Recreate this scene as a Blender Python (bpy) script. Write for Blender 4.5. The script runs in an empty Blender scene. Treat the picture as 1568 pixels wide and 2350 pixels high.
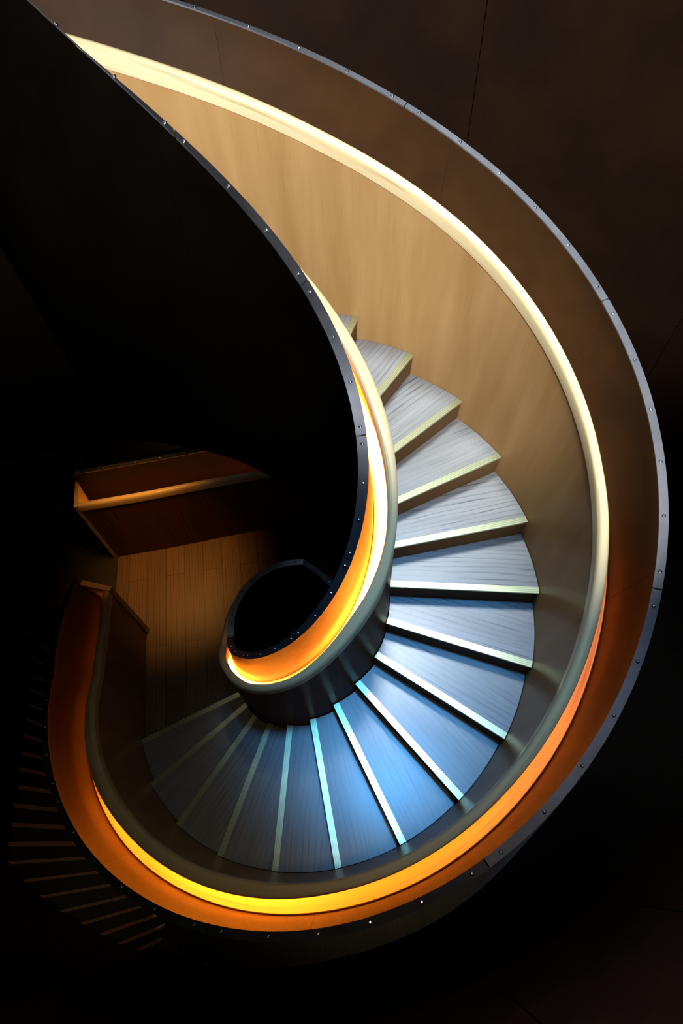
import bpy, bmesh, math, random
from mathutils import Vector, Matrix
random.seed(7)
COL = bpy.context.scene.collection
PI = math.pi

# ------------------------------------------------------------------ layout of the stair
H = 0.17                     # rise of one step
TH0, DTH = 1.307, -0.26129   # angle of the top visible nosing, angle of one step (clockwise going down)
NL0, NL1 = 16.0, 23.0        # the half landing lies between these step positions
ZL = -H * NL0                # level of the landing

def zh(i):                   # height of the pitch line at step position i
    if i < NL0: return -H * i
    if i < NL1: return ZL
    return ZL - H * (i - NL1)

def ang(i): return TH0 + DTH * i
def pol(i, r, z): a = ang(i); return Vector((r * math.cos(a), r * math.sin(a), z))

def table(pairs):
    xs = [p[0] for p in pairs]; ys = [p[1] for p in pairs]; n = len(xs)
    m = []
    for k in range(n):
        if k == 0: m.append((ys[1]-ys[0])/(xs[1]-xs[0]))
        elif k == n-1: m.append((ys[-1]-ys[-2])/(xs[-1]-xs[-2]))
        else: m.append((ys[k+1]-ys[k-1])/(xs[k+1]-xs[k-1]))
    def f(x):
        if x <= xs[0]: return ys[0]
        if x >= xs[-1]: return ys[-1]
        k = 0
        while x > xs[k+1]: k += 1
        d = xs[k+1]-xs[k]; t = (x-xs[k])/d
        return ((2*t**3-3*t*t+1)*ys[k] + (t**3-2*t*t+t)*d*m[k]
                + (-2*t**3+3*t*t)*ys[k+1] + (t**3-t*t)*d*m[k+1])
    return f

R_TREAD = table([(-8,1.29),(-3,1.318),(0,1.388),(1,1.410),(2,1.438),(3,1.468),(4,1.496),(5,1.521),(6,1.538),(7,1.548),
                 (8,1.553),(9,1.553),(10,1.548),(11,1.541),(12,1.535),(13,1.522),(14,1.503),(15,1.472),(15.9,1.452),(16.8,1.466),(17.6,1.538)])
R_A = table([(-8,1.285),(-6,1.295),(-3,1.318),(-2.3,1.326),(-1.4,1.346),(-.5,1.367),(0,1.387),(1,1.433),(2,1.473),(3,1.503),(4,1.529),(5,1.547),
             (6,1.561),(7,1.575),(8,1.588),(9,1.596),(10,1.592),(11,1.571),(12,1.555),(13,1.532),(14,1.512),(15,1.488),(16,1.463),(16.8,1.462),(17.6,1.528)])
R_B = table([(-8,1.33),(-3,1.345),(-2,1.352),(-1,1.378),(0,1.417),(1,1.463),(2,1.503),(3,1.537),(4,1.568),(5,1.598),(6,1.615),(7,1.628),
             (8,1.637),(9,1.646),(10,1.645),(11,1.64),(12,1.624),(13,1.603),(14,1.590),(15,1.558),(16,1.52),(16.9,1.522),(17.6,1.585)])
R_C = table([(-8,1.66),(4,1.672),(5.4,1.686),(7,1.713),(8,1.722),(9,1.727),(10,1.722),(11,1.716),(12,1.708),(13,1.698),(14.3,1.664),(15,1.632),(16,1.592),(16.8,1.595),(17.6,1.64)])
R_D = table([(-8,1.70),(-2,1.715),(0,1.722),(1,1.730),(2,1.748),(3,1.760),(4,1.768),(6,1.765),(8,1.757),(11,1.756),(13,1.755),(15,1.742),(17.6,1.745)])
R_F = table([(-9,.60),(0,.618),(2,.625),(3.5,.634),(5,.642),(6,.655),(7,.665),(8,.659),(9,.659),(10,.665),(11,.660),(12,.649),(13,.632),(14,.613),(15,.606),(16,.596),(17,.575),(23,.570),(27,.575)])
R_G = table([(-9,.55),(1,.556),(2,.564),(3,.567),(4,.578),(5,.592),(6,.604),(7,.602),(8,.592),(9,.600),(10,.615),(11,.620),(12,.608),(13,.580),(14,.560),(15,.551),(16,.540),(17,.530),(27,.530)])
R_I1, R_I2 = .503, .456      # cap strip of the well skin
HF = 1.07                    # cap strip above the pitch line, outside
HI = 1.11                    # and inside

# ------------------------------------------------------------------ materials
def newmat(name):
    m = bpy.data.materials.new(name); m.use_nodes = True
    nt = m.node_tree; b = nt.nodes['Principled BSDF']
    return m, nt, b

def ramp(nt, fac, stops):
    n = nt.nodes.new('ShaderNodeValToRGB'); e = n.color_ramp.elements
    while len(e) < len(stops): e.new(.5)
    for el, (p, c) in zip(e, stops): el.position = p; el.color = (*c, 1)
    nt.links.new(fac, n.inputs[0]); return n.outputs[0]

def coord(nt, scale, kind='UV', rot=(0,0,0)):
    t = nt.nodes.new('ShaderNodeTexCoord'); mp = nt.nodes.new('ShaderNodeMapping')
    src = t.outputs[kind]
    if any(rot):                        # turn first, then stretch
        m0 = nt.nodes.new('ShaderNodeMapping'); m0.inputs['Rotation'].default_value = rot
        nt.links.new(src, m0.inputs[0]); src = m0.outputs[0]
    mp.inputs['Scale'].default_value = scale
    nt.links.new(src, mp.inputs[0]); return mp.outputs[0]

def noise(nt, vec, scale=1, detail=4, rough=.6, dist=0):
    n = nt.nodes.new('ShaderNodeTexNoise'); nt.links.new(vec, n.inputs['Vector'])
    n.inputs['Scale'].default_value = scale; n.inputs['Detail'].default_value = detail
    n.inputs['Roughness'].default_value = rough; n.inputs['Distortion'].default_value = dist
    return n.outputs['Fac']

def mix(nt, a, b, fac, mode='MIX'):
    n = nt.nodes.new('ShaderNodeMix'); n.data_type = 'RGBA'; n.blend_type = mode
    for s, v in ((n.inputs[6], a), (n.inputs[7], b), (n.inputs[0], fac)):
        if isinstance(v, (int, float)): s.default_value = v
        elif isinstance(v, tuple): s.default_value = (*v, 1)
        else: nt.links.new(v, s)
    return n.outputs[2]

def bump(nt, b, h, strength=.2, dist=.002):
    n = nt.nodes.new('ShaderNodeBump'); n.inputs['Strength'].default_value = strength
    n.inputs['Distance'].default_value = dist
    nt.links.new(h, n.inputs['Height']); nt.links.new(n.outputs[0], b.inputs['Normal'])

def wood(name, c_dark, c_mid, c_light, rough, along, spec=.5, grain=1.0, pores=.5, rings=True, coat=0):
    """timber whose grain runs along u (along='u') or v"""
    m, nt, b = newmat(name)
    s = (lambda a, c: (a, c, 1)) if along == 'u' else (lambda a, c: (c, a, 1))
    fine = noise(nt, coord(nt, s(3*grain, 150*grain)), 1, 5, .65)
    broad = noise(nt, coord(nt, s(1.2*grain, 9*grain)), 1, 3, .5)
    col = ramp(nt, broad, [(.3, c_mid), (.7, c_light)])
    if rings:
        w = nt.nodes.new('ShaderNodeTexWave'); w.wave_type = 'BANDS'; w.bands_direction = 'Y' if along == 'u' else 'X'
        nt.links.new(coord(nt, s(1.0*grain, 7*grain)), w.inputs['Vector'])
        w.inputs['Scale'].default_value = 1.3; w.inputs['Distortion'].default_value = 9
        w.inputs['Detail'].default_value = 3; w.inputs['Detail Scale'].default_value = .7
        line = ramp(nt, w.outputs['Fac'], [(.0, (1,1,1)), (.10, (.8,.8,.8)), (.24, (0,0,0))])
        brk = ramp(nt, fine, [(.42, (0,0,0)), (.62, (1,1,1))])
        f = mix(nt, line, brk, 1.0, 'MULTIPLY')
        patch = ramp(nt, noise(nt, coord(nt, s(.9*grain, 3*grain)), 1, 2, .5), [(.42, (.3,.3,.3)), (.54, (1,1,1))])
        f = mix(nt, f, patch, 1.0, 'MULTIPLY')
        col = mix(nt, col, c_dark, f)
    p = ramp(nt, fine, [(.30, (1,1,1)), (.46, (0,0,0))])
    pf = mix(nt, (0,0,0), p, pores)
    col = mix(nt, col, c_dark, pf)
    nt.links.new(col, b.inputs['Base Color'])
    b.inputs['Roughness'].default_value = rough
    b.inputs['Specular IOR Level'].default_value = spec
    b.inputs['Coat Weight'].default_value = coat; b.inputs['Coat Roughness'].default_value = .25
    bump(nt, b, fine, .25, .0015)
    return m

def steel(name, c1, c2, rough, metal, scale=3, brush=False, spec=.5):
    m, nt, b = newmat(name)
    a = noise(nt, coord(nt, (scale,)*3, 'Object'), 1, 5, .6)
    col = ramp(nt, a, [(.3, c1), (.7, c2)])
    nt.links.new(col, b.inputs['Base Color'])
    b.inputs['Metallic'].default_value = metal; b.inputs['Specular IOR Level'].default_value = spec
    sc = noise(nt, coord(nt, (40, 6, 40) if brush else (60,)*3, 'Object', (0, 0, .6)), 1, 6, .7)
    r = nt.nodes.new('ShaderNodeMapRange'); nt.links.new(sc, r.inputs[0])
    r.inputs[3].default_value = rough - .08; r.inputs[4].default_value = rough + .12
    nt.links.new(r.outputs[0], b.inputs['Roughness'])
    bump(nt, b, sc, .12, .001)
    return m

def plain(name, col, rough=.5, metal=0, spec=.5):
    m, nt, b = newmat(name)
    a = noise(nt, coord(nt, (30, 30, 30), 'Object'), 1, 3, .5)
    c = ramp(nt, a, [(.3, tuple(x*.9 for x in col)), (.7, tuple(min(1, x*1.08) for x in col))])
    nt.links.new(c, b.inputs['Base Color'])
    b.inputs['Roughness'].default_value = rough; b.inputs['Metallic'].default_value = metal
    b.inputs['Specular IOR Level'].default_value = spec
    return m

def nosing_mat():
    m, nt, b = newmat('nosing_metal')
    w = nt.nodes.new('ShaderNodeTexWave'); w.bands_direction = 'Y'
    nt.links.new(coord(nt, (1, 1, 1)), w.inputs['Vector']); w.inputs['Scale'].default_value = 28
    col = ramp(nt, w.outputs['Fac'], [(.0, (.40,.46,.29)), (.5, (.64,.70,.45))])
    nt.links.new(col, b.inputs['Base Color'])
    b.inputs['Metallic'].default_value = .82; b.inputs['Roughness'].default_value = .28
    return m

def emit(name, col, strength):
    m = bpy.data.materials.new(name); m.use_nodes = True; nt = m.node_tree; nt.nodes.clear()
    e = nt.nodes.new('ShaderNodeEmission'); o = nt.nodes.new('ShaderNodeOutputMaterial')
    e.inputs[0].default_value = (*col, 1); e.inputs[1].default_value = strength
    nt.links.new(e.outputs[0], o.inputs[0]); return m

M_TREAD = wood('tread_oak', (.028,.038,.050), (.165,.165,.165), (.235,.234,.232), .36, 'u', .7, 1.0, .62, True, .3)
M_RISER = wood('riser_oak', (.03,.016,.007), (.085,.045,.018), (.10,.055,.024), .5, 'u', .02, 1.0, .3)
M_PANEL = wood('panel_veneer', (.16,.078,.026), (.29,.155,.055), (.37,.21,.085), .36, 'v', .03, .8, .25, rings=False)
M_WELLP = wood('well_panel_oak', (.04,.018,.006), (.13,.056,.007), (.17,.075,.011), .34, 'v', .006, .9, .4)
M_RAIL = wood('rail_ash', (.30,.20,.085), (.53,.40,.205), (.64,.505,.29), .32, 'u', .45, .6, .25)
M_SHELF = wood('shelf_pine', (.20,.10,.035), (.32,.18,.065), (.40,.24,.095), .5, 'u', .4, .6, .3)
M_LINING = steel('lining_steel', (.028,.0115,.004), (.046,.019,.006), .42, .0, 2.5, False, .15)
M_SKIN = steel('skin_steel', (.0012,.0009,.0006), (.0024,.0016,.0010), .7, .0, 3, True, .0)
M_DRUM = steel('drum_steel', (.009,.0040,.0018), (.016,.0070,.0030), .55, .0, 2, True, .1)
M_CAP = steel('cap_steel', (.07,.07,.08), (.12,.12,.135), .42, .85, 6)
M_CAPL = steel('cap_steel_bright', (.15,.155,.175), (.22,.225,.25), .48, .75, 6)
M_BOLT = plain('bolt_steel', (.55,.58,.62), .22, 1)
M_NOSE = nosing_mat()
LEDS = {}
def led(p, col=(1,.33,.025)):
    if (p, col) not in LEDS: LEDS[(p, col)] = emit('led_amber', col, p)
    return LEDS[(p, col)]
M_BLACK = plain('black_floor', (.012,.010,.009), .7)
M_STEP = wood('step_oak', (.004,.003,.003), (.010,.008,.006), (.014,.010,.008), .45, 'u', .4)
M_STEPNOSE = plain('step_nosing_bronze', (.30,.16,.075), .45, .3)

def planks(name, c_dark, c_a, c_b, width, length, rot, rough=.38):
    m, nt, b = newmat(name)
    v = coord(nt, (1, 1, 1), 'Object', (0, 0, rot))
    br = nt.nodes.new('ShaderNodeTexBrick'); nt.links.new(v, br.inputs['Vector'])
    br.inputs['Scale'].default_value = 1; br.inputs['Brick Width'].default_value = length
    br.inputs['Row Height'].default_value = width; br.inputs['Mortar Size'].default_value = .0022
    br.inputs['Mortar Smooth'].default_value = .2; br.offset = .37; br.offset_frequency = 2
    br.inputs['Color1'].default_value = (*c_a, 1); br.inputs['Color2'].default_value = (*c_b, 1)
    br.inputs['Mortar'].default_value = (.006,.004,.003, 1)
    g = coord(nt, (3, 110, 1), 'Object', (0, 0, rot))
    fine = noise(nt, g, 1, 5, .65)
    w = nt.nodes.new('ShaderNodeTexWave'); w.bands_direction = 'Y'
    nt.links.new(coord(nt, (.8, 7, 1), 'Object', (0, 0, rot)), w.inputs['Vector'])
    w.inputs['Scale'].default_value = 1.7; w.inputs['Distortion'].default_value = 3; w.inputs['Detail'].default_value = 2; w.inputs['Detail Scale'].default_value = .6
    line = ramp(nt, w.outputs['Fac'], [(0, (1,1,1)), (.25, (0,0,0))])
    brk = ramp(nt, fine, [(.38, (0,0,0)), (.6, (1,1,1))])
    f = mix(nt, line, brk, 1.0, 'MULTIPLY')
    col = mix(nt, br.outputs['Color'], c_dark, f)
    nt.links.new(col, b.inputs['Base Color'])
    b.inputs['Roughness'].default_value = rough
    bump(nt, b, fine, .2, .001)
    return m

M_LAND = planks('landing_planks', (.05,.028,.014), (.13,.08,.045), (.18,.11,.062), .18, 1.1, math.radians(77.5))
M_RING = planks('lower_planks', (.03,.026,.022), (.10,.085,.07), (.14,.12,.10), .15, .9, math.radians(77.5))
M_BACK = wood('back_wall_oak', (.02,.012,.007), (.06,.037,.02), (.08,.05,.03), .55, 'v', .2, 1.0, .4)

# ------------------------------------------------------------------ mesh helpers
def tag(o, label=None, cat=None, group=None, kind=None):
    if label: o['label'] = label
    if cat: o['category'] = cat
    if group: o['group'] = group
    if kind: o['kind'] = kind
    return o

def empty(name, loc=(0,0,0), label=None, cat=None):
    o = bpy.data.objects.new(name, None); COL.objects.link(o); o.location = loc; o.empty_display_size = .1
    return tag(o, label, cat)

def link(name, verts, faces, uvs, mat, parent=None, smooth=35):
    me = bpy.data.meshes.new(name); me.from_pydata([tuple(v) for v in verts], [], faces)
    if uvs:
        ul = me.uv_layers.new(name='UVMap'); k = 0
        for fu in uvs:
            for uv in fu: ul.data[k].uv = uv; k += 1
    bm = bmesh.new(); bm.from_mesh(me); bmesh.ops.recalc_face_normals(bm, faces=bm.faces); bm.to_mesh(me); bm.free()
    me.materials.append(mat)
    if smooth:
        me.shade_smooth(); me.set_sharp_from_angle(angle=math.radians(smooth))
    o = bpy.data.objects.new(name, me); COL.objects.link(o)
    if parent is not None:
        o.parent = parent; o.matrix_parent_inverse = Matrix.Translation(-parent.location)
    return o

def loft(name, sections, mat, parent=None, caps=True, smooth=35, uoff=(0,0), closed=True):
    """sections: list of equal-length loops of Vectors (closed profiles) joined along the path"""
    n = len(sections[0]); V = []; Fc = []; U = []
    us = [0]
    for a, b in zip(sections, sections[1:]):
        ca = sum(a, Vector())/n; cb = sum(b, Vector())/n; us.append(us[-1] + (cb-ca).length)
    vs = [0]
    s0 = sections[len(sections)//2]
    for k in range(n): vs.append(vs[-1] + (s0[(k+1) % n]-s0[k]).length)
    for s in sections: V += s
    m = n if closed else n-1
    for j in range(len(sections)-1):
        for k in range(m):
            k2 = (k+1) % n
            Fc.append((j*n+k, j*n+k2, (j+1)*n+k2, (j+1)*n+k))
            U.append([(us[j]+uoff[0], vs[k]+uoff[1]), (us[j]+uoff[0], vs[k+1]+uoff[1]),
                      (us[j+1]+uoff[0], vs[k+1]+uoff[1]), (us[j+1]+uoff[0], vs[k]+uoff[1])])
    if caps and closed:
        L = (len(sections)-1)*n
        Fc.append(tuple(range(n))); U.append([(vs[k], 0) for k in range(n)])
        Fc.append(tuple(L+k for k in range(n))); U.append([(vs[k], 0) for k in range(n)])
    return link(name, V, Fc, U, mat, parent, smooth)

def steps(i0, i1, d=.1):
    n = max(2, int(math.ceil((i1-i0)/d))); return [i0+(i1-i0)*k/n for k in range(n+1)]

def sweep(name, i0, i1, prof, mat, parent=None, d=.1, **kw):
    """prof(i) -> [(r, height above the pitch line), ...]"""
    return loft(name, [[pol(i, r, zh(i)+hh) for r, hh in prof(i)] for i in steps(i0, i1, d)], mat, parent, **kw)

def prism(name, pts, z0, z1, mat, parent=None, smooth=None):
    n = len(pts); V = [(x, y, z0) for x, y in pts]+[(x, y, z1) for x, y in pts]
    F = [tuple(range(n)), tuple(n+k for k in range(n))]; U = [[pts[k] for k in range(n)]]*2
    for k in range(n):
        k2 = (k+1) % n; F.append((k, k2, n+k2, n+k)); U.append([(k*.1, z0), (k*.1+.1, z0), (k*.1+.1, z1), (k*.1, z1)])
    return link(name, V, F, U, mat, parent, smooth)

# bolt: a low domed button head with a hex socket
def bolt_mesh():
    V = []; F = []; R = .0085; n = 12
    for r, z in ((R, 0), (R, .002), (R*.85, .004), (R*.48, .0052), (R*.42, .0025)):
        V += [(r*math.cos(2*PI*k/n), r*math.sin(2*PI*k/n), z) for k in range(n)]
    for j in range(4):
        for k in range(n): F.append((j*n+k, j*n+(k+1) % n, (j+1)*n+(k+1) % n, (j+1)*n+k))
    F.append(tuple(4*n+k for k in range(n)))
    me = bpy.data.meshes.new('bolt'); me.from_pydata(V, [], F); me.materials.append(M_BOLT); me.shade_smooth()
    me.set_sharp_from_angle(angle=math.radians(40)); return me
BOLT = bolt_mesh()
def bolt(pos, parent):
    o = bpy.data.objects.new('bolt', BOLT); COL.objects.link(o)
    o.location = pos; o.parent = parent; o.matrix_parent_inverse = parent.matrix_basis.inverted()
    return o

# ------------------------------------------------------------------ the spiral stair
stair = empty('spiral_staircase', (0, 0, ZL), 'spiral staircase of grey oak treads with pale metal nosings winding down to the dim landing', 'staircase')
OFF = -.029                  # the nosing line passes this far in front of the radius
def nose_pt(k, r, back=0.0):
    a = ang(k); o = OFF - back*(-1)   # back > 0 moves uphill (towards larger angle)
    x = math.sqrt(max(r*r-o*o, 1e-4))
    return Vector((x*math.cos(a)-o*math.sin(a), x*math.sin(a)+o*math.cos(a), 0))
NW = .041
def step(k, pos, z, last_pos=None):
    """one tread with its front edge on position pos, its riser below"""
    ro = lambda i: R_TREAD(i)-.002 if i < 18 else 1.44
    ri = lambda i: R_F(i)+.002
    back = pos-1
    nseg = 8
    # outline: front edge inner->outer, outer arc, back edge, inner arc
    fr_i, fr_o = nose_pt(pos, ri(pos), NW), nose_pt(pos, ro(pos), NW)
    bk_i, bk_o = nose_pt(back, ri(back), -.004+.02), nose_pt(back, ro(back), .016)
    def arc(p, q, f, n=nseg):
        a0 = math.atan2(p.y, p.x); a1 = math.atan2(q.y, q.x)
        while a1-a0 > PI: a1 -= 2*PI
        while a1-a0 < -PI: a1 += 2*PI
        L = []
        for j in range(n+1):
            a = a0+(a1-a0)*j/n
            i = (a-TH0)/DTH
            while i < pos-4: i += 2*PI/abs(DTH)
            while i > pos+4: i -= 2*PI/abs(DTH)
            r = f(i); L.append(Vector((r*math.cos(a), r*math.sin(a), 0)))
        return L
    outl = arc(fr_o, bk_o, ro)
    inl = arc(bk_i, fr_i, ri)
    pts = outl+inl
    # uv: u along the step, v across it
    d = (fr_o-fr_i).normalized(); nrm = Vector((-d.y, d.x, 0))
    uo = random.random()*9; vo = random.random()*9
    def uv(p): q = p-fr_i; return (q.dot(d)+uo, q.dot(nrm)+vo)
    n = len(pts)
    V = [(p.x, p.y, z) for p in pts]+[(p.x, p.y, z-.04) for p in pts]
    F = [tuple(range(n)), tuple(n+j for j in range(n))]; U = [[uv(p) for p in pts]]*2
    for j in range(n):
        j2 = (j+1) % n; F.append((j, j2, n+j2, n+j)); U.append([uv(pts[j]), uv(pts[j2]), uv(pts[j2]), uv(pts[j])])
    t = link('tread', V, F, U, M_TREAD, stair, None)
    # nosing: ribbed metal strip with a turned-down lip
    a_i, a_o = nose_pt(pos, ri(pos), 0), nose_pt(pos, ro(pos), 0)
    prof = [(0, .0015), (NW-.001, .0015), (NW-.001, -.012), (.012, -.009), (.006, -.010), (0, -.010)]
    secs = []
    for e in (0, 1):
        L = []
        for bk, dz in prof:
            p = nose_pt(pos, (ri, ro)[e](pos), bk); L.append(Vector((p.x, p.y, z+dz)))
        secs.append(L)
    nz = loft('nosing', secs, M_NOSE, t, smooth=None)
    # riser under the nosing
    zb = z-H
    secs = []
    for e in (0, 1):
        L = []
        for bk, zz in ((.006, z-.0105), (.035, z-.041), (.035, zb+.001), (.014, zb+.001)):
            p = nose_pt(pos, (ri, ro)[e](pos), bk); L.append(Vector((p.x, p.y, zz)))
        secs.append(L)
    loft('riser', secs, M_RISER, stair, smooth=None, uoff=(random.random()*5, random.random()*5))
    return t

for k in range(-7, 16):
    step(k, k, -H*k)
for k in range(1, 4):        # first steps of the flight that goes on down behind the landing
    step(k, NL1+k, ZL-H*k)
# nosing on the landing edge, where that flight starts
sweep('soffit', -8, 16, lambda i: [(R_I1+.004, -.62), (R_D(i)+.028, -.62), (R_D(i)+.028, -.60), (R_I1+.004, -.60)], M_SKIN, stair, d=.25)

# ------------------------------------------------------------------ outer balustrade
OB0, OB1 = -8, 17.6
ob = empty('balustrade', (pol(8, 1.6, 0).x, pol(8, 1.6, 0).y, zh(8)-.6),
           'outer curved balustrade with tan veneer wall, pale rounded handrail and glowing amber light trough', 'balustrade')
def p_panel(i):
    t, a = R_TREAD(i)+.002, R_A(i)+.006
    if i > 15.5: t = R_TREAD(i)
    w = .022
    return [(t, -.34), (t, 0), ((t+a)/2, .44), (a, .88), (a+w, .88), ((t+a)/2+w, .44), (t+w, 0), (t+w, -.34)]
sweep('wall_panel', OB0, OB1, p_panel, M_PANEL, ob)
def p_rail(i):
    a, b = R_A(i), R_B(i)
    b = max(b, a+.046)
    return [(a, .872), (a, .925), (a+.003, .938), (a+.011, .949), (a+.02, .952), (b-.016, .952), (b-.006, .948), (b, .938), (b, .889), (b-.002, .886), (b-.005, .886), (b-.005, .903),
            (a+.031, .903), (a+.031, .884), (a+.006, .884), (a+.006, .872)]
sweep('handrail', OB0, OB1, p_rail, M_RAIL, ob, smooth=50)
sweep('trough_shelf', OB0, OB1-.03, lambda i: [(R_A(i)+.030, .66), (R_C(i), .66), (R_C(i), .69), (R_C(i)-.006, .70), (R_C(i)-.03, .698), (R_A(i)+.030, .70)], M_SHELF, ob, smooth=50)
joints = [-8, -6, -4, -1.6, .9, 3.2, 5.7, 8.2, 10.3, 12.9, 15.0, 16.25, 17.57]
for a, b in zip(joints, joints[1:]):
    g = .0012
    sweep('lining_panel', a+g, b-g, lambda i: [(R_C(i)+.002, .66), (R_C(i)+.004, .72), (R_C(i)*.7+R_D(i)*.3, .80), (R_D(i)-.006, .96), (R_D(i), HF-.008),
                                               (R_D(i)+.006, HF-.008), (R_D(i), .96), (R_C(i)*.7+R_D(i)*.3+.008, .80), (R_C(i)+.012, .72), (R_C(i)+.010, .66)], M_LINING, ob)
sweep('outer_skin', OB0, OB1, lambda i: [(R_D(i)+.030, -.62), (R_D(i)+.035, -.62), (R_D(i)+.035, HF-.008), (R_D(i)+.030, HF-.008)], M_SKIN, ob)
caps_ = [-8, -5.2, -2.4, .35, 3.1, 5.85, 8.6, 11.35, 14.1, 16.6, 17.6]
for a, b in zip(caps_, caps_[1:]):
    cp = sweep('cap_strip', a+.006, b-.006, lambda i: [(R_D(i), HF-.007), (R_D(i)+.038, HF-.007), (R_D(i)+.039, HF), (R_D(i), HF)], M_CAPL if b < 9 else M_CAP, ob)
    nb = 6 if b-a > 2 else 3
    for q in range(nb):
        i = a+(b-a)*(.055+.89*q/(nb-1))
        if -3 < i < 16.5: bolt(pol(i, R_D(i)+.019, zh(i)+HF), cp)
# dimmable amber strips under the rail, run low at the top of the stair
for a, b, p in ((0, 2, 2), (2, 4, 7), (4, 5.5, 18), (5.5, 7, 60), (7, 8, 115), (8, 12.5, 165), (12.5, 14, 110), (14, 15.5, 30), (15.5, 17.5, 26)):
    sweep('light_strip', a+.01, b-.01, lambda i: [(R_A(i)+.033, .893), (max(R_B(i), R_A(i)+.046)-.006, .893), (max(R_B(i), R_A(i)+.046)-.006, .902), (R_A(i)+.033, .902)], led(p), ob)
sweep('end_plate', -8.1, -8.02, lambda i: [(R_I2, -.72), (R_D(i)+.04, -.72), (R_D(i)+.04, HF), (R_I2, HF)], M_SKIN, ob, d=.04)  # added black plate over the cut end, keeps that corner dark
# end return across the trough beside the corridor
def endblock(name, i0, i1, r0, r1, h0, h1, mat):
    return sweep(name, i0, i1, lambda i: [(r0(i), h0), (r1(i), h0), (r1(i), h1), (r0(i), h1)], mat, ob, d=.05)
endblock('end_board', 17.605, 17.70, lambda i: R_A(17.6), lambda i: R_D(17.6)+.04, -.3, .953, M_RAIL)
endblock('trough_stop', 17.3, 17.56, lambda i: R_A(17.6)+.035, lambda i: R_C(17.4)-.004, .7005, .76, M_SHELF)

# ------------------------------------------------------------------ inner balustrade around the open well
IB0, IB1 = -8, 27
ib = empty('balustrade', (.6, 0, zh(5)-.7), 'inner balustrade curling round the open well, black steel skin and bright yellow light trough', 'balustrade')
def p_well(i):
    a = R_F(i)-.004
    return [(a-.02, -.34), (a, -.34), (a, .885), (a-.02, .885)]
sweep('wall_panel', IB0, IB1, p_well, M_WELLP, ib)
def p_railin(i):
    a, b = R_F(i), R_G(i)
    b = min(b, a-.044)
    return [(a, .875), (a, .918), (a-.003, .934), (a-.012, .946), (a-.022, .950), (b+.014, .950), (b+.005, .945), (b, .934), (b, .888), (b+.002, .886), (b+.004, .886), (b+.004, .902),
            (a-.027, .902), (a-.027, .887), (a-.006, .887), (a-.006, .875)]
sweep('handrail', IB0, IB1, p_railin, M_RAIL, ib, smooth=50)
R_L = .532
sweep('trough_shelf', IB0, IB1, lambda i: [(R_L, .68), (R_F(i)-.027, .68), (R_F(i)-.027, .72), (R_L+.03, .718), (R_L+.006, .72), (R_L, .71)], M_SHELF, ib, smooth=50)
jn = [-8, -7, -4.5, -2, .9, 3.7, 6.5, 9.75, 12.6, 15.4, 18.2, 21, 24, 27]
for a, b in zip(jn, jn[1:]):
    g = .002
    sweep('lining_panel', a+g, b-g, lambda i: [(R_L-.002, .68), (R_L-.004, .75), (.520, .85), (.508, .98), (R_I1, HI-.008), (R_I1-.006, HI-.008), (.502, .98), (.513, .85), (R_L-.012, .75), (R_L-.010, .68)], M_LINING, ib)
jn2 = [-9.7, -7.3, -5.0, -2.6, .2, 3, 6, 9, 12, 15, 18, 21, 24, 27]
for a, b in zip(jn2, jn2[1:]):
    g = .004
    sweep('well_skin', a+g, b-g, lambda i: [(R_I2+.002, -.72), (R_I2+.007, -.72), (R_I2+.007, HI-.008), (R_I2+.002, HI-.008)], M_SKIN, ib)
ci = [-9.7, -7.9, -5.0, -2.1, .95, 4.1, 7.0, 9.9, 12.8, 15.7, 18.6, 21.5, 24.4, 27]
for a, b in zip(ci, ci[1:]):
    cp = sweep('cap_strip', a+.012, b-.012, lambda i: [(R_I2, HI-.007), (R_I1, HI-.007), (R_I1, HI), (R_I2, HI)], M_CAPL if a > 15 else M_CAP, ib)  # rim round the landing in brighter steel, standing in for a highlight
    for q in range(4):
        i = a+(b-a)*(.06+.88*q/3)
        if -5 < i < 26: bolt(pol(i, (R_I1+R_I2)/2, zh(i)+HI), cp)
for a, b, p in ((-2, 1, 100), (1, 4, 1700), (4, 8, 2200), (8, 11.5, 1600), (11.5, 13, 2000), (13, 16, 2800)):
    sweep('light_strip', a+.01, b-.01, lambda i: [(min(R_G(i), R_F(i)-.044)+.005, .893), (R_F(i)-.029, .893), (R_F(i)-.029, .901), (min(R_G(i), R_F(i)-.044)+.005, .901)], led(p, (1,.43,.07)), ib)

# ------------------------------------------------------------------ balustrade on the far side of the landing
far_path = [(-2.0,.985),(-1.43,1.13),(-.92,1.275),(-.41,1.405),(-.1,1.455),(.2,1.455),(.5,1.37)]
def spline(P, n=10):
    out = []
    for k in range(len(P)-1):
        p0, p1, p2, p3 = [Vector(P[max(0, min(len(P)-1, j))]) for j in (k-1, k, k+1, k+2)]
        for t in range(n):
            u = t/n
            out.append(.5*((2*p1)+(p2-p0)*u+(2*p0-5*p1+4*p2-p3)*u*u+(3*p1-p0-3*p2+p3)*u**3))
    out.append(Vector(P[-1])); return out
fb = empty('balustrade', (-1.2, 1.2, ZL), 'straight dark balustrade on the far side of the landing, its handrail lit gold', 'balustrade')
FP = spline(far_path)
FN = []
for k in range(len(FP)):
    d = (FP[min(k+1, len(FP)-1)]-FP[max(k-1, 0)]).normalized(); FN.append(Vector((-d.y, d.x)))
def fsweep(name, prof, mat, parent, k0=0, k1=None, **kw):
    k1 = len(FP) if k1 is None else k1
    return loft(name, [[Vector((*(FP[k]+FN[k]*o), ZL+hh)) for o, hh in prof] for k in range(k0, k1)], mat, parent, **kw)
fsweep('wall_panel', [(0, -.1), (.022, -.1), (.022, .885), (0, .885)], M_WELLP, fb)
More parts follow.
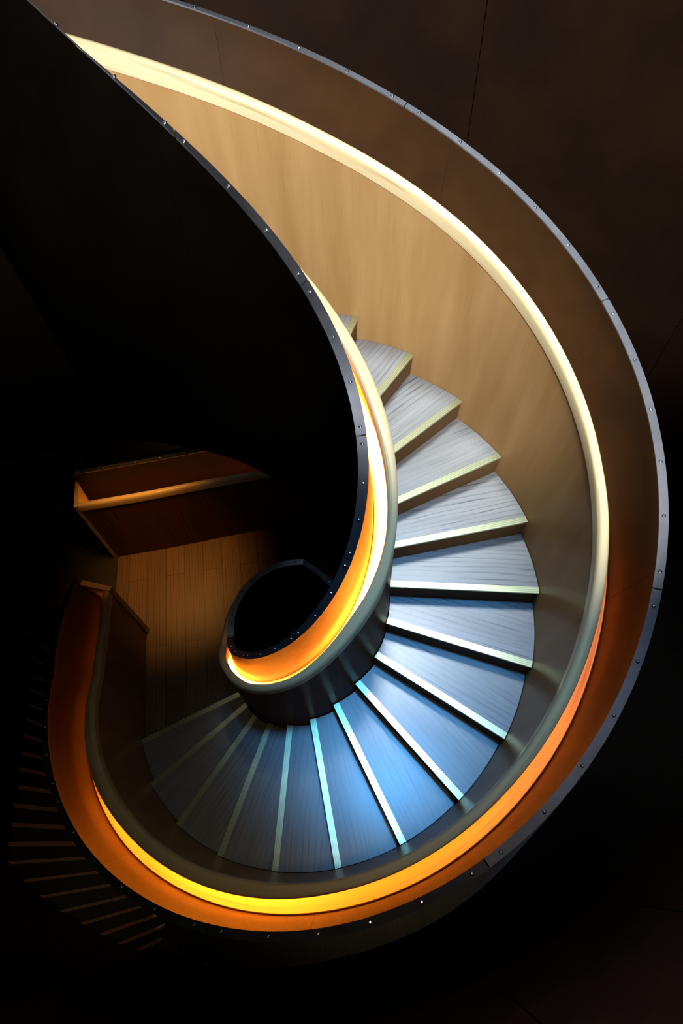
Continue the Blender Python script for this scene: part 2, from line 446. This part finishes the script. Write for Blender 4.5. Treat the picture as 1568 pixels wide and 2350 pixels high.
fsweep('handrail', [(-.006, .87), (-.006, .925), (-.002, .938), (.006, .949), (.016, .952), (.038, .947), (.046, .936), (.046, .905), (.024, .905), (.024, .886), (0, .886), (0, .87)], M_RAIL, fb, smooth=50)
fsweep('trough_shelf', [(.024, .66), (.20, .66), (.20, .70), (.024, .70)], M_SHELF, fb)
fsweep('lining_panel', [(.202, .66), (.25, 1.06), (.256, 1.06), (.208, .66)], M_DRUM, fb)
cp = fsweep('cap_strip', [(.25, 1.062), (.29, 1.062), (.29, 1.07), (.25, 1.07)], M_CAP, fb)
for k in range(1, len(FP), 4): bolt(Vector((*(FP[k]+FN[k]*.27), ZL+1.07)), cp)
fsweep('outer_skin', [(.284, -.1), (.29, -.1), (.29, 1.06), (.284, 1.06)], M_SKIN, fb)
fsweep('light_strip', [(.028, .894), (.044, .894), (.044, .903), (.028, .903)], led(25.0), fb, 1)
d0 = (FP[1]-FP[0]).normalized()
def fbox(name, a, b, o0, o1, h0, h1, mat):
    P = [FP[0]+d0*x+FN[0]*o for x, o in ((a, o0), (b, o0), (b, o1), (a, o1))]
    return prism(name, [(p.x, p.y) for p in P], ZL+h0, ZL+h1, mat, fb)
fbox('end_board', -.03, -.002, -.006, .29, -.1, .952, M_RAIL)

# ------------------------------------------------------------------ floors
Lp = [pol(i, R_TREAD(i)-.003, 0) for i in steps(14.98, 17.58, .1)]
pts = [(p.x, p.y) for p in Lp]+[(-1.90, .55), (-1.995, .975)]
for k in range(1, 45):
    p = FP[k]-FN[k]*.004
    if p.x < .012: pts.append((p.x, p.y))
ins = [pol(i, R_F(i)+.001, 0) for i in steps(15.08, NL1+.02, .2)]
pts += [(p.x, p.y) for p in reversed(ins)]
fl = prism('floor', pts, ZL-.05, ZL, M_LAND)
tag(fl, 'oak plank landing floor lit warm at its far left corner', 'floor', kind='structure')

WALLP = table([(-117,2.30),(-108,2.25),(-94,2.16),(-77,2.09),(-57,2.10),(-35,2.18),(-22,2.33),(-10,2.50),(10,2.68),(30,2.72),(60,2.74),(90,2.78),(112,2.82)])
def wp(t, o=0): r = WALLP(t)+o; return (r*math.cos(math.radians(t)), r*math.sin(math.radians(t)))
TS = [-114+226*k/80 for k in range(81)]
ZR = -2.9
ring = [wp(t, -.002) for t in TS if t <= 30]+[(1.55*math.cos(math.radians(t)), 1.55*math.sin(math.radians(t))) for t in reversed(TS) if t <= 30]
ring[-1] = (ring[0][0]+.02, -1.45)
fr = prism('floor', ring, ZR-.08, ZR, M_RING)
tag(fr, 'narrow dark plank floor curving round below the outer balustrade', 'floor', kind='structure')
fc = prism('floor', [(-1.905, .55), (-2.0, .97), (-3.6, 1.4), (-3.4, .2)], ZL-.05, ZL-.004, M_BLACK)
tag(fc, 'black corridor floor left of the landing', 'floor', kind='structure')

# ------------------------------------------------------------------ walls
def wall_strip(name, pts, z0, z1, mat, thick, label, cat='wall', parent=None, nz=1):
    P = [Vector(p) for p in pts]; N = []
    for k in range(len(P)):
        d = (P[min(k+1, len(P)-1)]-P[max(k-1, 0)]).normalized(); N.append(Vector((d.y, -d.x)))
    secs = [[Vector((*p, z0)), Vector((*p, z1)), Vector((*(p+n*thick), z1)), Vector((*(p+n*thick), z0))] for p, n in zip(P, N)]
    o = loft(name, secs, mat, parent)
    return tag(o, label, cat, kind='structure')
# the drum is made of rolled plates with open joints
edges = [-114, -60, -46, -2, 32, 68, 104]
drum = empty('wall_right', (2.2, 0, ZR), 'curved dark brown steel drum wall behind the stair', 'wall'); drum['kind'] = 'structure'
for a, b in zip(edges, edges[1:]):
    n = max(6, int((b-a)/2.5))
    T = [a+.06+(b-a-.12)*k/n for k in range(n+1)]
    secs = []
    top = 2.7 if b < -55 else 1.9 if b < -40 else 1.0 if b < 10 else 1.75  # unseen plate tops stepped to shape where the window light falls
    for t in T:
        i0 = wp(t); i1 = wp(t, .03)
        secs.append([Vector((*i0, ZR)), Vector((*i0, top)), Vector((*i1, top)), Vector((*i1, ZR))])
    loft('wall_plate', secs, M_DRUM, drum)
T = [-114+218*k/90 for k in range(91)]
loft('backing', [[Vector((*wp(t, .032), ZR)), Vector((*wp(t, .032), 1.0)), Vector((*wp(t, .06), 1.0)), Vector((*wp(t, .06), ZR))] for t in T], M_SKIN, drum)

# ------------------------------------------------------------------ wide lower flight outside the drum, its wall
LS = [((-.94,-2.2),28.4),((-1.11,-2.20),27),((-1.3,-2.19),25.2),((-1.5,-2.17),23.2),((-1.72,-2.13),20.6),((-1.97,-2.08),17.8),((-2.23,-2.01),15.1),
      ((-2.51,-1.92),12.4),((-2.79,-1.81),9.6),((-3.05,-1.67),6.8),((-3.16,-1.50),4.0),((-3.27,-1.32),1.3),((-3.38,-1.13),-1.4),((-3.49,-.93),-4),
      ((-3.61,-.73),-6.4),((-3.73,-.53),-8.9),((-3.85,-.31),-11.3),((-3.97,-.09),-13.5),((-4.09,.13),-15.5),((-4.21,.36),-17.4),((-4.33,.59),-19.3),((-4.46,.85),-20.9),((-4.60,1.14),-21.6)]
ls = empty('staircase', (-2.6, -1.2, ZR), 'dark lower flight of steps at bottom left, only thin bronze step edges catching light', 'staircase')
def lsend(k, w):
    (x, y), a = LS[k]; return (x+w*math.cos(math.radians(a)), y+w*math.sin(math.radians(a)))
RISE = .14
for k in range(len(LS)):
    z = ZR-RISE*(k+1)
    w = 1.35 if k > 5 else [.085, .27, .5, .75, 1.0, 1.2][k]
    a0 = LS[k][0]; b0 = lsend(k, w)
    if k: a1 = LS[k-1][0]; b1 = lsend(k-1, w if k > 6 else [0, .085, .27, .5, .75, 1.0, 1.2][min(k, 6)])
    else: a1 = (-.86, -2.24); b1 = (-.84, -2.17)
    A0, B0, A1, B1 = map(Vector, (a0, b0, a1, b1))
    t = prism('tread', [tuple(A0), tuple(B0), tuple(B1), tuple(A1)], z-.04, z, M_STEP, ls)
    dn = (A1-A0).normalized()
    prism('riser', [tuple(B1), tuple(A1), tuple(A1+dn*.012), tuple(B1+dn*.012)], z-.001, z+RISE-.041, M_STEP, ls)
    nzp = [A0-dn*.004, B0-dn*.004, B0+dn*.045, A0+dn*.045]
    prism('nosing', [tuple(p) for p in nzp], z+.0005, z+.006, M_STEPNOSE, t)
def off(L): return [(x-.012, y-.012) for x, y in L]
wall_strip('wall_front', off([(-.80, -2.30)]+[p for p, a in LS[:10]]+[(-3.11, -1.6)]), -5.2, 2.4, M_DRUM, .05, 'dark steel wall at bottom left, rising from the lower steps')  # unseen upper part raised to keep window light off the landing
wall_strip('wall_left', off([(-3.11, -1.6)]+[p for p, a in LS[10:]]), -6.6, -1.5, M_DRUM, .05, 'dark brown steel wall at far left beside the lower steps')
wall_strip('wall_back', [(-2.12, 1.5), (-1.5, 1.66), (-.9, 1.82), (-.3, 1.96)][::-1], ZL, -1.42, M_BACK, .04, 'dim oak boarded wall behind the far balustrade')

# ------------------------------------------------------------------ light
def area(name, loc, target, sx, sy, energy, col):
    l = bpy.data.lights.new(name, 'AREA'); l.shape = 'RECTANGLE'; l.size = sx; l.size_y = sy; l.energy = energy; l.color = col
    o = bpy.data.objects.new(name, l); COL.objects.link(o); o.location = loc
    o.rotation_euler = (Vector(target)-Vector(loc)).to_track_quat('-Z', 'Y').to_euler(); return o
def spot(name, loc, target, deg, energy, col, blend=1, rad=.05):
    l = bpy.data.lights.new(name, 'SPOT'); l.spot_size = math.radians(deg); l.spot_blend = blend; l.energy = energy; l.color = col; l.shadow_soft_size = rad
    o = bpy.data.objects.new(name, l); COL.objects.link(o); o.location = loc
    o.rotation_euler = (Vector(target)-Vector(loc)).to_track_quat('-Z', 'Y').to_euler(); return o
area('window_light', (2.8, -6.0, 5.6), (.2, 1.2, .2), 2.4, 1.6, 2000, (.91, .96, 1))
area('skylight_pale', (1.1, .9, 5.4), (1.1, .9, 0), 3.0, 2.6, 38, (1.0, .98, .80))
spot('blue_spot', (.85, -.35, 5.6), (.78, -.42, -1.3), 19.5, 1950, (.075, .40, .92), 1, .3)  # added, unseen spotlight that turns the middle treads blue
spot('white_spot', (.8, 1.7, 5.8), (.86, .95, -.2), 26, 2700, (.84, .94, 1.0), 1, .5)  # added, unseen spotlight that whitens the upper treads and rail
spot('lower_step_fill', (-2.2, -.9, -1.2), (-2.6, -1.2, -5), 110, 17, (1, .62, .34), 1, .1)  # added fill so the lower step edges show, no fitting there
spot('soffit_spot', (-1.42, .96, -.05), (-1.5, .90, ZL), 42, 190, (1, .42, .08), 1, .22)
spot('landing_fill', (-.95, .2, .1), (-1.0, -.2, ZL), 50, 1.6, (1, .80, .66), 1, .3)  # added dim fill for the landing floor, no lamp there
spot('warm_fill', (.9, -1.9, 4.6), (.85, -1.0, -1.4), 31, 80, (1, .70, .38), 1, .2)  # added warm fill for well panel, bottom rail and lower planks
spot('rim_fill', (0, 0, 5.2), (.20, .47, -1.75), 7, 160, (.8, .92, 1.0), 1, .03)  # added narrow beam to brighten the inner rim by the landing

w = bpy.data.worlds.new('World'); bpy.context.scene.world = w; w.use_nodes = True
w.node_tree.nodes['Background'].inputs[0].default_value = (.5, .7, 1, 1)
w.node_tree.nodes['Background'].inputs[1].default_value = .0006

PART_LABELS = {'handrail': 'pale rounded timber handrail', 'nosing': 'pale ribbed metal nosing', 'lining_panel': 'amber lit steel lining',
               'well_skin': 'black steel skin', 'cap_strip': 'bolted metal rim', 'trough_shelf': 'glowing timber shelf', 'light_strip': 'amber light strip'}
for o in list(bpy.data.objects):
    if o.parent and o.name.split('.')[0] in PART_LABELS: o['label'] = PART_LABELS[o.name.split('.')[0]]
for o in ls.children_recursive:
    if o.name.startswith('nosing'): o['label'] = 'thin bronze step edge'
# ------------------------------------------------------------------ camera
cam = bpy.data.cameras.new('camera'); co = bpy.data.objects.new('camera', cam); COL.objects.link(co)
Mx = [[0.9973219636, 0.0651368241, -0.0332580073], [0.0387324943, -0.8561404591, -0.5152895383], [-0.0620378498, 0.5126214085, -0.8563705955]]
Rw = Matrix((Mx[0], [-v for v in Mx[1]], [-v for v in Mx[2]])).transposed()
co.matrix_world = Matrix.Translation((0.5514374065, -1.4805476911, 2.4248849870)) @ Rw.to_4x4()
cam.sensor_fit = 'VERTICAL'; cam.sensor_height = 36; cam.lens = 36*1355.095/2350
cam.clip_start = .01
sc = bpy.context.scene; sc.camera = co
sc.view_settings.view_transform = 'Standard'; sc.view_settings.look = 'None'
sc.view_settings.exposure = 0; sc.view_settings.gamma = 1; sc.view_settings.use_curve_mapping = False
sc.cycles.max_bounces = 8
